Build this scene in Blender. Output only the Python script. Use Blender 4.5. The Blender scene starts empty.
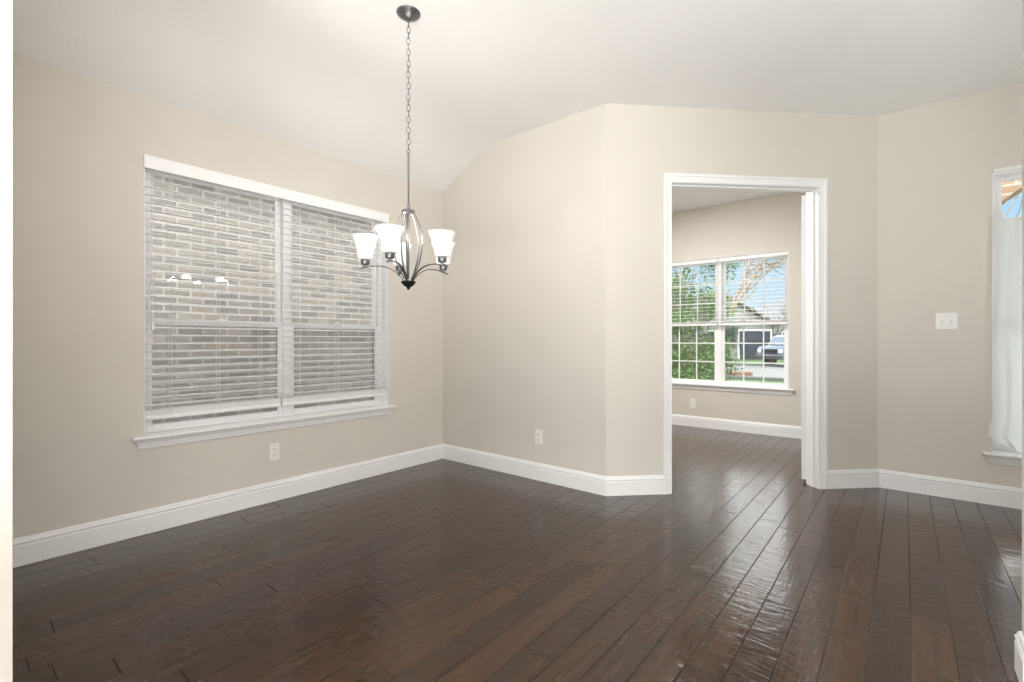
import bpy, math, random
from mathutils import Vector, Matrix
random.seed(7)
C = bpy.context.scene.collection
SC = bpy.context.scene
pi = math.pi

# ------------------------------------------------------------------ frames
ANG = math.radians(50.5)
U = Vector((math.cos(ANG), math.sin(ANG), 0)); V = Vector((U.y, -U.x, 0)); Z = Vector((0, 0, 1))
EYE = 1.08
CEIL = 2.74
def frame(o, x, y):
    m = Matrix.Identity(4)
    for i in range(3):
        m[i][0] = x[i]; m[i][1] = y[i]; m[i][2] = Z[i]; m[i][3] = o[i]
    return m
def P(p, q, z=0.0): return V * p + U * q + Z * z
def R2(ox, oy, a):
    return frame(Vector((ox, oy, 0)), Vector((math.cos(a), math.sin(a), 0)), Vector((-math.sin(a), math.cos(a), 0)))
LP, AQ, BP, CP, CQ, FQ = -3.286, 2.985, -1.609, -0.150, 4.444, 6.09
F0 = frame(Vector((0, 0, 0)), V, U)                         # x = p, y = q
FL = frame(P(LP, AQ), U, -V)                                # left wall
FAB = frame(P(LP, AQ), V, U)                                # back wall of the nook
Wd = (V + U).normalized()
FBC = frame(P(BP, AQ), Wd, Vector((-Wd.y, Wd.x, 0)))        # diagonal wall with the doorway
FCD = frame(P(CP, CQ), V, U)                                # entry wall
FF = frame(P(-1.541, FQ), V, U)                             # far room window wall
GZ = -0.32                                                  # ground outside

# ------------------------------------------------------------------ camera
cam = bpy.data.cameras.new('camera'); cam.sensor_width = 36.0; cam.lens = 36.0 * 476 / 1024
cam.clip_start = 0.05; cam.clip_end = 400
co = bpy.data.objects.new('camera', cam); C.objects.link(co)
co.location = (0, 0, EYE); co.rotation_euler = (pi / 2, 0, 0)
SC.camera = co

# ------------------------------------------------------------------ world, sun, lights, exposure
SC.view_settings.view_transform = 'Standard'; SC.view_settings.look = 'None'
SC.view_settings.exposure = 0.0; SC.view_settings.gamma = 1.0
SC.view_settings.use_curve_mapping = False
w = bpy.data.worlds.new('sky'); SC.world = w; w.use_nodes = True
nt = w.node_tree; nt.nodes.clear()
def N(nt, t, **k):
    n = nt.nodes.new(t)
    for a, b in k.items(): setattr(n, a, b)
    return n
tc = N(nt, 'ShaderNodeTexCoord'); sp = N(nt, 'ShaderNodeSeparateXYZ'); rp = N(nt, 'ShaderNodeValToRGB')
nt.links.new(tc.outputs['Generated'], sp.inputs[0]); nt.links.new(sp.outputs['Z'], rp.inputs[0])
# blue towards the horizon, added brightness for floor glare from about 12 degrees up
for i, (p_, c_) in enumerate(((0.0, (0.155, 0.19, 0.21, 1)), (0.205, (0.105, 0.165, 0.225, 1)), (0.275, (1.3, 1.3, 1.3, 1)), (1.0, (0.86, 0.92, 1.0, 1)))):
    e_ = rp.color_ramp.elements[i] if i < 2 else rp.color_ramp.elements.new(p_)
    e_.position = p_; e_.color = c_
no = N(nt, 'ShaderNodeTexNoise'); no.inputs['Scale'].default_value = 5.0; no.inputs['Detail'].default_value = 6
mp = N(nt, 'ShaderNodeMapping'); mp.inputs['Scale'].default_value = (1, 1, 3)
nt.links.new(tc.outputs['Generated'], mp.inputs[0]); nt.links.new(mp.outputs[0], no.inputs[0])
r2 = N(nt, 'ShaderNodeValToRGB'); r2.color_ramp.elements[0].position = 0.45; r2.color_ramp.elements[1].position = 0.72
nt.links.new(no.outputs['Fac'], r2.inputs[0])
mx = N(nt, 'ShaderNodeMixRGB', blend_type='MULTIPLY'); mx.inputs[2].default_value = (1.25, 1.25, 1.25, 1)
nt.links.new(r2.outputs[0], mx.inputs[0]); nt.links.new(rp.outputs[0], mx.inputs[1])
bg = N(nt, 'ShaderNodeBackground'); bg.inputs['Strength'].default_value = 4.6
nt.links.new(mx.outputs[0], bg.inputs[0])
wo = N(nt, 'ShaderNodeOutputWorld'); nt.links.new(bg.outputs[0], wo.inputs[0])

sun = bpy.data.lights.new('sun', 'SUN'); sun.energy = 2.0; sun.angle = math.radians(2); sun.color = (1, .95, .87)
so = bpy.data.objects.new('sun', sun); C.objects.link(so)
sd = (U * 0.55 - V * 0.55 - Z * 1.0).normalized()           # direction the light travels
so.rotation_euler = sd.to_track_quat('-Z', 'Y').to_euler()

def area(name, loc, d, sx, sy, power, col=(1, 1, 1)):
    l = bpy.data.lights.new(name, 'AREA'); l.shape = 'RECTANGLE'; l.size = sx; l.size_y = sy
    l.energy = power; l.color = col
    o = bpy.data.objects.new(name, l); C.objects.link(o); o.location = loc
    o.rotation_euler = d.to_track_quat('-Z', 'Y').to_euler()
# fill lamps added out of view: behind the camera, far room, entry
area('rear_fill', P(-0.9, -4.45, 1.5), U, 3.6, 2.0, 78, (1.0, 0.99, 0.98))
area('side_fill', P(3.55, -1.2, 1.5), -V, 3.4, 2.0, 135, (1.0, 0.99, 0.98))
area('study_fill', P(-2.0, 4.4, 2.71), -Z, 0.7, 0.7, 68, (1.0, 0.98, 0.95))
area('bounce_fill_left', P(0.0, -2.2, 0.5), Z, 1.8, 1.8, 300, (1.0, 0.99, 0.98))
area('bounce_fill_right', P(0.5, -0.5, 0.45), Z, 1.2, 1.2, 44, (1.0, 0.99, 0.98))
area('entry_fill', P(1.9, 2.5, 0.55), Z, 0.4, 0.4, 36, (1.0, 0.99, 0.98))

# ------------------------------------------------------------------ materials
def lin(r, g, b):
    def c(x):
        x /= 255.0
        return x / 12.92 if x <= 0.04045 else ((x + 0.055) / 1.055) ** 2.4
    return (c(r), c(g), c(b), 1)
def principled(name):
    m = bpy.data.materials.new(name); m.use_nodes = True
    return m, m.node_tree, m.node_tree.nodes['Principled BSDF']
def mat(name, col, rough=0.5, metal=0.0, var=0.0, vscale=8.0, bump=0.0, bscale=60.0, spec=None):
    m, t, b = principled(name)
    b.inputs['Roughness'].default_value = rough; b.inputs['Metallic'].default_value = metal
    if spec is not None: b.inputs['Specular IOR Level'].default_value = spec
    tx = N(t, 'ShaderNodeTexCoord')
    n = N(t, 'ShaderNodeTexNoise'); n.inputs['Scale'].default_value = vscale; n.inputs['Detail'].default_value = 4
    t.links.new(tx.outputs['Object'], n.inputs[0])
    r = N(t, 'ShaderNodeValToRGB')
    r.color_ramp.elements[0].position = 0.3; r.color_ramp.elements[1].position = 0.7
    r.color_ramp.elements[0].color = [c * (1 - var) for c in col[:3]] + [1]
    r.color_ramp.elements[1].color = [min(1, c * (1 + var)) for c in col[:3]] + [1]
    t.links.new(n.outputs['Fac'], r.inputs[0]); t.links.new(r.outputs[0], b.inputs['Base Color'])
    if bump > 0:
        n2 = N(t, 'ShaderNodeTexNoise'); n2.inputs['Scale'].default_value = bscale; n2.inputs['Detail'].default_value = 2
        t.links.new(tx.outputs['Object'], n2.inputs[0])
        bp = N(t, 'ShaderNodeBump'); bp.inputs['Strength'].default_value = bump; bp.inputs['Distance'].default_value = 0.003
        t.links.new(n2.outputs['Fac'], bp.inputs['Height']); t.links.new(bp.outputs[0], b.inputs['Normal'])
    return m
M = {}
M['paint'] = mat('beige_wall_paint', (0.655, 0.622, 0.570, 1), 0.7, var=0.012, vscale=3, bump=0.25, bscale=90, spec=0.25)
M['ceil'] = mat('ceiling_paint', (0.82, 0.815, 0.80, 1), 0.8, var=0.008, vscale=3, bump=0.35, bscale=70, spec=0.2)
M['trim'] = mat('white_trim_paint', (0.84, 0.84, 0.835, 1), 0.35, var=0.005, vscale=3)
M['vinyl'] = mat('white_window_vinyl', (0.89, 0.89, 0.895, 1), 0.4)
M['slat'] = mat('white_blind_slats', (0.90, 0.90, 0.90, 1), 0.45)
M['cord'] = mat('white_blind_cord', (0.70, 0.70, 0.69, 1), 0.8)
M['plate'] = mat('white_plastic_plate', (0.82, 0.82, 0.80, 1), 0.35)
M['slot'] = mat('dark_socket_slots', (0.08, 0.08, 0.08, 1), 0.5)
M['nickel'] = mat('brushed_nickel', (0.13, 0.128, 0.13, 1), 0.4, 0.85)
M['dkmetal'] = mat('dark_bronze_metal', (0.012, 0.012, 0.013, 1), 0.35, 0.3)
M['pewter'] = mat('dark_pewter', (0.16, 0.16, 0.17, 1), 0.33, 0.85)
M['screenframe'] = mat('dark_screen_frame', (0.04, 0.04, 0.042, 1), 0.5)
M['concrete'] = mat('pale_concrete', (0.19, 0.195, 0.185, 1), 0.85, var=0.08, vscale=0.7)
M['palebounce'] = mat('pale_bounce_concrete', (0.62, 0.61, 0.58, 1), 0.85, var=0.05, vscale=1.5)  # for the pale slabs added outside to bounce light
M['bark'] = mat('tan_bark', (0.26, 0.20, 0.155, 1), 0.9, var=0.25, vscale=10)
M['greybark'] = mat('grey_bark', (0.14, 0.12, 0.11, 1), 0.9, var=0.2, vscale=10)
M['leaf'] = mat('green_leaves', (0.11, 0.20, 0.045, 1), 0.6, var=0.45, vscale=5)
M['darkleaf'] = mat('dark_green_leaves', (0.04, 0.09, 0.05, 1), 0.7, var=0.3, vscale=6)
M['grass'] = mat('lawn_grass', (0.075, 0.14, 0.04, 1), 0.95, var=0.25, vscale=2)
M['roof'] = mat('brown_shingles', (0.12, 0.10, 0.085, 1), 0.9, var=0.25, vscale=5)
M['greyroof'] = mat('grey_shingles', (0.12, 0.12, 0.125, 1), 0.9, var=0.2, vscale=5)
M['stone'] = mat('pale_stone_siding', (0.27, 0.26, 0.245, 1), 0.9, var=0.2, vscale=3)
M['slate'] = mat('slate_blue_door_paint', (0.03, 0.04, 0.065, 1), 0.6)
M['carpaint'] = mat('silver_blue_car_paint', (0.16, 0.20, 0.26, 1), 0.3, 0.4)
M['carglass'] = mat('dark_car_glass', (0.10, 0.14, 0.20, 1), 0.08)
M['rubber'] = mat('black_tyre_rubber', (0.02, 0.02, 0.02, 1), 0.8)
M['lamp_red'] = mat('red_tail_lamp', (0.45, 0.05, 0.04, 1), 0.3)
M['planter'] = mat('orange_tan_stone', (0.36, 0.21, 0.14, 1), 0.9, var=0.2, vscale=8)

def brickmat(name, c1, c2, mortar, scale=1.0, rot=None):
    m, t, b = principled(name); b.inputs['Roughness'].default_value = 0.9
    tx = N(t, 'ShaderNodeTexCoord'); s = N(t, 'ShaderNodeSeparateXYZ'); cb = N(t, 'ShaderNodeCombineXYZ')
    t.links.new(tx.outputs['Object'], s.inputs[0])
    t.links.new(s.outputs['X'], cb.inputs['X']); t.links.new(s.outputs['Z'], cb.inputs['Y'])
    br = N(t, 'ShaderNodeTexBrick'); t.links.new(cb.outputs[0], br.inputs['Vector'])
    br.inputs['Scale'].default_value = 1.0; br.inputs['Brick Width'].default_value = 0.222; br.inputs['Row Height'].default_value = 0.0765
    br.inputs['Mortar Size'].default_value = 0.009; br.inputs['Mortar Smooth'].default_value = 0.2; br.inputs['Bias'].default_value = 0.0
    br.inputs['Color1'].default_value = c1; br.inputs['Color2'].default_value = c2; br.inputs['Mortar'].default_value = mortar
    n = N(t, 'ShaderNodeTexNoise'); n.inputs['Scale'].default_value = 2.2; n.inputs['Detail'].default_value = 5
    t.links.new(tx.outputs['Object'], n.inputs[0])
    mm = N(t, 'ShaderNodeMixRGB', blend_type='MULTIPLY'); mm.inputs[0].default_value = 0.22
    t.links.new(br.outputs['Color'], mm.inputs[1]); t.links.new(n.outputs['Fac'], mm.inputs[2])
    t.links.new(mm.outputs[0], b.inputs['Base Color'])
    bp = N(t, 'ShaderNodeBump'); bp.inputs['Distance'].default_value = 0.006; bp.inputs['Strength'].default_value = 0.6; bp.invert = True
    t.links.new(br.outputs['Fac'], bp.inputs['Height']); t.links.new(bp.outputs[0], b.inputs['Normal'])
    return m
M['brick'] = brickmat('grey_tan_brick', (0.165, 0.15, 0.137, 1), (0.28, 0.24, 0.202, 1), (0.39, 0.37, 0.345, 1))
M['porchbrick'] = brickmat('orange_tan_brick', (0.30, 0.19, 0.12, 1), (0.40, 0.28, 0.19, 1), (0.5, 0.46, 0.40, 1))

def glassmat():
    m = bpy.data.materials.new('window_glass'); m.use_nodes = True; t = m.node_tree; t.nodes.clear()
    tr = N(t, 'ShaderNodeBsdfTransparent'); tr.inputs[0].default_value = (0.97, 0.985, 0.98, 1)
    gl = N(t, 'ShaderNodeBsdfGlossy'); gl.inputs['Roughness'].default_value = 0.01
    fr = N(t, 'ShaderNodeFresnel'); fr.inputs[0].default_value = 1.5
    mx = N(t, 'ShaderNodeMixShader'); o = N(t, 'ShaderNodeOutputMaterial')
    t.links.new(fr.outputs[0], mx.inputs[0]); t.links.new(tr.outputs[0], mx.inputs[1]); t.links.new(gl.outputs[0], mx.inputs[2])
    t.links.new(mx.outputs[0], o.inputs[0]); return m
M['glass'] = glassmat()
def screenmat():
    m = bpy.data.materials.new('insect_screen_mesh'); m.use_nodes = True; t = m.node_tree; t.nodes.clear()
    tr = N(t, 'ShaderNodeBsdfTransparent'); df = N(t, 'ShaderNodeBsdfDiffuse'); df.inputs[0].default_value = (0.10, 0.10, 0.10, 1)
    mx = N(t, 'ShaderNodeMixShader'); mx.inputs[0].default_value = 0.30; o = N(t, 'ShaderNodeOutputMaterial')
    t.links.new(tr.outputs[0], mx.inputs[1]); t.links.new(df.outputs[0], mx.inputs[2]); t.links.new(mx.outputs[0], o.inputs[0]); return m
M['screen'] = screenmat()
def clothmat():
    m = bpy.data.materials.new('white_sheer_cloth'); m.use_nodes = True; t = m.node_tree; t.nodes.clear()
    tr = N(t, 'ShaderNodeBsdfTransparent'); df = N(t, 'ShaderNodeBsdfDiffuse'); df.inputs[0].default_value = (0.9, 0.9, 0.9, 1)
    tl = N(t, 'ShaderNodeBsdfTranslucent'); tl.inputs[0].default_value = (0.93, 0.93, 0.93, 1)
    a = N(t, 'ShaderNodeMixShader'); a.inputs[0].default_value = 0.8
    b = N(t, 'ShaderNodeMixShader'); b.inputs[0].default_value = 0.965; o = N(t, 'ShaderNodeOutputMaterial')
    t.links.new(df.outputs[0], a.inputs[1]); t.links.new(tl.outputs[0], a.inputs[2])
    t.links.new(tr.outputs[0], b.inputs[1]); t.links.new(a.outputs[0], b.inputs[2]); t.links.new(b.outputs[0], o.inputs[0]); return m
M['cloth'] = clothmat()
def shademat():
    m, t, b = principled('lit_frosted_white_glass')
    b.inputs['Base Color'].default_value = (0.8, 0.8, 0.785, 1); b.inputs['Roughness'].default_value = 0.3
    b.inputs['Emission Color'].default_value = (1, 0.98, 0.94, 1); b.inputs['Emission Strength'].default_value = 0.2
    return m
M['shade'] = shademat()

def floormat():
    m, t, b = principled('dark_hand_scraped_planks')
    L = t.links.new
    def math_(op, a, bb=None, c=None):
        n = N(t, 'ShaderNodeMath', operation=op)
        for i, x in enumerate((a, bb, c)):
            if x is None: continue
            if isinstance(x, (int, float)): n.inputs[i].default_value = x
            else: L(x, n.inputs[i])
        return n.outputs[0]
    tx = N(t, 'ShaderNodeTexCoord'); s = N(t, 'ShaderNodeSeparateXYZ'); L(tx.outputs['Object'], s.inputs[0])
    across, along = s.outputs['X'], s.outputs['Y']           # local x = p, local y = q (planks run along q)
    PW = 0.1165
    ry = math_('DIVIDE', math_('ADD', across, 10.0), PW); row = math_('FLOOR', ry); fy = math_('FRACT', ry)
    wn = N(t, 'ShaderNodeTexWhiteNoise', noise_dimensions='1D'); L(row, wn.inputs['W'])
    ax = math_('DIVIDE', math_('ADD', math_('ADD', along, 20.0), math_('MULTIPLY', wn.outputs['Value'], 7.3)), 0.95)
    # irregular plank lengths: warp
    ax2 = math_('ADD', ax, math_('MULTIPLY', math_('SINE', math_('MULTIPLY', ax, 2.1)), 0.30))
    col = math_('FLOOR', ax2); fx = math_('FRACT', ax2)
    cb = N(t, 'ShaderNodeCombineXYZ'); L(row, cb.inputs[0]); L(col, cb.inputs[1])
    idn = N(t, 'ShaderNodeTexWhiteNoise', noise_dimensions='2D'); L(cb.outputs[0], idn.inputs['Vector'])
    # gap masks
    ey = math_('MINIMUM', fy, math_('SUBTRACT', 1.0, fy)); ex = math_('MINIMUM', fx, math_('SUBTRACT', 1.0, fx))
    gy = math_('SMOOTH_MIN', math_('DIVIDE', ey, 0.022), 1.0, 0.2); gx = math_('SMOOTH_MIN', math_('DIVIDE', ex, 0.0035), 1.0, 0.2)
    gap = math_('MINIMUM', gy, gx)
    # grain
    mp = N(t, 'ShaderNodeMapping'); mp.inputs['Scale'].default_value = (26, 1.7, 1); L(tx.outputs['Object'], mp.inputs[0])
    off = N(t, 'ShaderNodeVectorMath', operation='ADD'); L(mp.outputs[0], off.inputs[0])
    cz = N(t, 'ShaderNodeCombineXYZ'); L(math_('MULTIPLY', idn.outputs['Value'], 31.0), cz.inputs[2]); L(math_('MULTIPLY', idn.outputs['Value'], 13.0), cz.inputs[1])
    L(cz.outputs[0], off.inputs[1])
    g = N(t, 'ShaderNodeTexNoise'); g.inputs['Scale'].default_value = 1.6; g.inputs['Detail'].default_value = 7; g.inputs['Distortion'].default_value = 1.2
    L(off.outputs[0], g.inputs[0])
    rr = N(t, 'ShaderNodeValToRGB'); e = rr.color_ramp.elements
    e[0].position = 0.0; e[0].color = (0.011, 0.0050, 0.0025, 1); e[1].position = 1.0; e[1].color = (0.070, 0.029, 0.011, 1)
    L(math_('ADD', math_('MULTIPLY', idn.outputs['Value'], 0.40), math_('MULTIPLY', math_('SUBTRACT', g.outputs['Fac'], 0.25), 1.1)), rr.inputs[0])
    gm = N(t, 'ShaderNodeMixRGB', blend_type='MIX'); gm.inputs[1].default_value = (0.006, 0.004, 0.003, 1)
    L(gap, gm.inputs[0]); L(rr.outputs[0], gm.inputs[2]); L(gm.outputs[0], b.inputs['Base Color'])
    b.inputs['Roughness'].default_value = 0.34; b.inputs['IOR'].default_value = 1.35; b.inputs['Specular IOR Level'].default_value = 0.05
    L(math_('MULTIPLY', gap, 0.95), b.inputs['Coat Weight']); b.inputs['Coat IOR'].default_value = 1.55; b.inputs['Coat Roughness'].default_value = 0.13
    # bumps: hand-scraped waves across the plank, fine grain, gaps
    m2 = N(t, 'ShaderNodeMapping'); m2.inputs['Scale'].default_value = (5, 15, 1); L(tx.outputs['Object'], m2.inputs[0])
    o2 = N(t, 'ShaderNodeVectorMath', operation='ADD'); L(m2.outputs[0], o2.inputs[0]); L(cz.outputs[0], o2.inputs[1])
    h1 = N(t, 'ShaderNodeTexNoise'); h1.inputs['Scale'].default_value = 1.0; h1.inputs['Detail'].default_value = 2; h1.inputs['Distortion'].default_value = 2.0
    L(o2.outputs[0], h1.inputs[0])
    hh = math_('ADD', math_('MULTIPLY', h1.outputs['Fac'], 0.78), math_('MULTIPLY', g.outputs['Fac'], 0.22))
    hh = math_('ADD', hh, math_('MULTIPLY', idn.outputs['Value'], 0.12))
    hh = math_('ADD', hh, math_('MULTIPLY', gap, 0.38))
    bp = N(t, 'ShaderNodeBump'); bp.inputs['Strength'].default_value = 0.55; bp.inputs['Distance'].default_value = 0.0045
    L(hh, bp.inputs['Height']); L(bp.outputs[0], b.inputs['Normal']); L(bp.outputs[0], b.inputs['Coat Normal'])
    return m
M['floor'] = floormat()

# ------------------------------------------------------------------ mesh helpers
class MB:
    def __init__(s): s.v = []; s.f = []
    def box(s, x0, x1, y0, y1, z0, z1, m=None):
        b = len(s.v)
        for x, y, z in ((x0, y0, z0), (x1, y0, z0), (x1, y1, z0), (x0, y1, z0), (x0, y0, z1), (x1, y0, z1), (x1, y1, z1), (x0, y1, z1)):
            q = Vector((x, y, z)); s.v.append(m @ q if m else q)
        s.f += [tuple(b + i for i in f) for f in ((0, 3, 2, 1), (4, 5, 6, 7), (0, 1, 5, 4), (1, 2, 6, 5), (2, 3, 7, 6), (3, 0, 4, 7))]
        return s
    def cbox(s, x0, x1, y0, y1, z0, z1, c=0.003, m=None):
        """box with all edges chamfered"""
        b = len(s.v); pts = []
        xs, ys, zs = (x0, x1), (y0, y1), (z0, z1)
        idx = {}
        for i in (0, 1):
            for j in (0, 1):
                for k in (0, 1):
                    sx, sy, sz = (1 - 2 * i), (1 - 2 * j), (1 - 2 * k)
                    for ax, d in (('x', (0, sy, sz)), ('y', (sx, 0, sz)), ('z', (sx, sy, 0))):
                        idx[(i, j, k, ax)] = len(pts)
                        pts.append(Vector((xs[i] + d[0] * c, ys[j] + d[1] * c, zs[k] + d[2] * c)))
        F = []
        for ax, o in (('x', 0), ('y', 1), ('z', 2)):
            for side in (0, 1):
                loop = []
                for (a, bb) in ((0, 0), (1, 0), (1, 1), (0, 1)):
                    t = [a, bb]; t.insert(o, side); loop.append(idx[(t[0], t[1], t[2], ax)])
                F.append(loop)
        for o in range(3):                                     # edge chamfers
            axs = [a for a in range(3) if a != o]; nm = 'xyz'
            for a in (0, 1):
                for bb in (0, 1):
                    def key(e, ax):
                        t = [0, 0, 0]; t[o] = e; t[axs[0]] = a; t[axs[1]] = bb; return idx[(t[0], t[1], t[2], nm[ax])]
                    F.append([key(0, axs[0]), key(1, axs[0]), key(1, axs[1]), key(0, axs[1])])
        for i in (0, 1):
            for j in (0, 1):
                for k in (0, 1): F.append([idx[(i, j, k, 'x')], idx[(i, j, k, 'y')], idx[(i, j, k, 'z')]])
        cen = Vector(((x0 + x1) / 2, (y0 + y1) / 2, (z0 + z1) / 2))
        for f in F:
            n = (pts[f[1]] - pts[f[0]]).cross(pts[f[2]] - pts[f[0]])
            mid = sum((pts[i] for i in f), Vector()) / len(f)
            if n.dot(mid - cen) < 0: f.reverse()
            s.f.append(tuple(b + i for i in f))
        s.v += [m @ q if m else q for q in pts]
        return s
    def tube(s, pts, r, n=8, cap=True, closed=False):
        pts = [Vector(p) for p in pts]; rs = r if isinstance(r, (list, tuple)) else [r] * len(pts)
        b = len(s.v); k = len(pts); up = None
        for i, p in enumerate(pts):
            if closed: t = pts[(i + 1) % k] - pts[i - 1]
            else: t = pts[min(i + 1, k - 1)] - pts[max(i - 1, 0)]
            t.normalize()
            if up is None: up = Vector((0, 0, 1)) if abs(t.z) < 0.9 else Vector((1, 0, 0))
            a = t.cross(up).normalized(); up = a.cross(t).normalized()
            for j in range(n):
                w = 2 * pi * j / n; s.v.append(p + (a * math.cos(w) + up * math.sin(w)) * rs[i])
        for i in range(k if closed else k - 1):
            i2 = (i + 1) % k
            for j in range(n):
                j2 = (j + 1) % n
                s.f.append((b + i * n + j, b + i * n + j2, b + i2 * n + j2, b + i2 * n + j))
        if cap and not closed:
            s.f.append(tuple(b + j for j in reversed(range(n)))); s.f.append(tuple(b + (k - 1) * n + j for j in range(n)))
        return s
    def lathe(s, prof, n=24, o=(0, 0, 0), closed=False):
        o = Vector(o); b = len(s.v); k = len(prof)
        for r, z in prof:
            for j in range(n):
                w = 2 * pi * j / n; s.v.append(o + Vector((r * math.cos(w), r * math.sin(w), z)))
        for i in range(k if closed else k - 1):
            i2 = (i + 1) % k
            for j in range(n):
                j2 = (j + 1) % n
                s.f.append((b + i * n + j, b + i * n + j2, b + i2 * n + j2, b + i2 * n + j))
        return s
    def prism(s, poly, z0, z1, f=lambda a, b, z: Vector((a, b, z))):
        b = len(s.v); n = len(poly)
        for z in (z0, z1):
            for a, c in poly: s.v.append(f(a, c, z))
        s.f.append(tuple(b + i for i in reversed(range(n)))); s.f.append(tuple(b + n + i for i in range(n)))
        for i in range(n):
            j = (i + 1) % n; s.f.append((b + i, b + j, b + n + j, b + n + i))
        return s
    def strip(s, rows, closed=False):
        """rows: list of equal length vertex lists, connected; each row a closed loop if closed"""
        b = len(s.v); n = len(rows[0])
        for r in rows: s.v += [Vector(x) for x in r]
        for i in range(len(rows) - 1):
            for j in range(n if closed else n - 1):
                j2 = (j + 1) % n
                s.f.append((b + i * n + j, b + i * n + j2, b + (i + 1) * n + j2, b + (i + 1) * n + j))
        if closed:
            s.f.append(tuple(b + j for j in reversed(range(n)))); s.f.append(tuple(b + (len(rows) - 1) * n + j for j in range(n)))
        return s
    def build(s, name, m, parent=None, mw=None, smooth=False, fix=True):
        me = bpy.data.meshes.new(name); me.from_pydata([tuple(x) for x in s.v], [], s.f)
        if fix:
            import bmesh
            bm = bmesh.new(); bm.from_mesh(me); bmesh.ops.recalc_face_normals(bm, faces=bm.faces); bm.to_mesh(me); bm.free()
        me.materials.append(m); me.update()
        if smooth:
            for p in me.polygons: p.use_smooth = True
            try: me.set_sharp_from_angle(angle=math.radians(38))
            except Exception: pass
        o = bpy.data.objects.new(name, me); C.objects.link(o)
        if parent: o.parent = parent
        if mw is not None: o.matrix_world = mw
        return o
def tag(o, label=None, cat=None, group=None, kind=None):
    if label: o['label'] = label
    if cat: o['category'] = cat
    if group: o['group'] = group
    if kind: o['kind'] = kind
    return o
def thing(name, mw, label=None, cat=None, group=None, kind=None):
    o = bpy.data.objects.new(name, None); C.objects.link(o); o.matrix_world = mw; o.empty_display_size = 0.1
    return tag(o, label, cat, group, kind)
def T(x, y, z): return Matrix.Translation((x, y, z))
def copy_tree(o, parent=None):
    c = o.copy(); C.objects.link(c)
    if parent: c.parent = parent
    for ch in list(o.children): copy_tree(ch, c)
    return c

# ------------------------------------------------------------------ walls
def wall(name, fr, x0, x1, th, z1=2.80, holes=(), m='paint', z0=-0.05, label=None):
    """a wall box from local x0..x1, outward thickness th, with rectangular openings (a0,a1,c0,c1)"""
    b = MB(); x = x0
    for (a0, a1, c0, c1) in sorted(holes):
        b.box(x, a0, 0, th, z0, z1)
        if c0 > z0: b.box(a0, a1, 0, th, z0, c0)
        b.box(a0, a1, 0, th, c1, z1); x = a1
    b.box(x, x1, 0, th, z0, z1)
    o = b.build(name, M[m], mw=fr, fix=False)
    return tag(o, label, None, None, 'structure')
# openings: left window, doorway, entry window, far window
LW = (-2.238, -0.606, 0.549, 2.124)
DR = (0.472, 1.590, -0.05, 2.206)
EW = (0.597, 1.50, 0.345, 2.215)
FW = (-1.01, 0.540, 0.545, 2.098)
wall('wall_left', FL, -7.6, 3.35, 0.17, holes=[LW])
wall('wall_back', FAB, -0.10, BP - LP, 0.12)
wall('wall_diagonal', FBC, 0.0, 2.075, 0.115, holes=[DR])
wall('wall_right', FCD, -0.05, 3.85, 0.17, holes=[EW])
wall('wall_far', FF, -1.90, 1.20, 0.17, holes=[FW])
wall('wall_far_right', frame(P(-0.50, 0), -U, V), -6.2, -4.27, 0.12)
wall('wall_nook_end', frame(P(-1.735, 0.0), -V, U), 0.0, 1.60, 0.125)
wall('wall_hall_end', frame(P(0.295, 2.13), V, U), 0.0, 3.4, 0.12)
RWN = [(-3.0, -0.9, 0.5, 2.4), (-0.6, 1.5, 0.5, 2.4)]
wall('wall_rear', frame(P(0, -4.6), -V, -U), -3.8, 3.5, 0.15, holes=[(-1.6, 2.8, 0.45, 2.5)])
wall('wall_rear_right', frame(P(3.65, 0), -U, V), -4.7, 4.7, 0.15)

fb = MB().box(-3.46, 3.80, -4.75, 6.26, -0.12, 0.0)
tag(fb.build('floor', M['floor'], mw=F0, fix=False), kind='structure')

# ceiling: flat sheet plus the sloped, softly rounded strip along the window wall
cb = MB()
cb.box(-2.50, 3.80, -4.75, 4.60, CEIL, CEIL + .12)
cb.box(-3.46, -2.50, AQ + .05, 6.26, CEIL, CEIL + .12)
cb.box(-2.50, -0.20, 4.60, 6.26, CEIL, CEIL + .12)
prof = [(-3.46, 2.362), (-3.286, 2.457)]
for i in range(9):
    t = i / 8.0; a, b_, c = (-2.98, 2.624), (-2.775, 2.738), (-2.50, 2.740)
    prof.append(((1 - t) ** 2 * a[0] + 2 * t * (1 - t) * b_[0] + t * t * c[0], (1 - t) ** 2 * a[1] + 2 * t * (1 - t) * b_[1] + t * t * c[1]))
rows = [[(p, q, z) for p, z in prof] + [(p, q, z + .12) for p, z in reversed(prof)] for q in (-4.75, AQ + .06)]
cb.strip(rows, closed=True)
tag(cb.build('ceiling', M['ceil'], mw=F0, smooth=True), kind='structure')

# ------------------------------------------------------------------ baseboards (mitred)
BPRO = [(0, 0), (0.015, 0), (0.015, 0.094), (0.0125, 0.098), (0.0125, 0.103), (0.015, 0.106), (0.015, 0.112), (0.011, 0.118), (0.0085, 0.128), (0.004, 0.133), (0, 0.133)]
def baseboards(path, names):
    """path in (p,q) with the room on the right-hand side of travel"""
    pts = [Vector((a, b)) for a, b in path]
    def nrm(i):
        d = (pts[i + 1] - pts[i]).normalized(); return Vector((d.y, -d.x))
    for i, nm in enumerate(names):
        rows = []
        for e in (0, 1):
            k = i + e; n = nrm(i)
            if 0 < k < len(pts) - 1:
                o = nrm(k - 1) + nrm(k); o = o / o.dot(n)
            else: o = n
            rows.append([(pts[k].x + o.x * a, pts[k].y + o.y * a, z + 0.0005) for a, z in BPRO])
        tag(MB().strip(rows, closed=True).build(nm, M['trim'], mw=F0), kind='structure')
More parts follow.
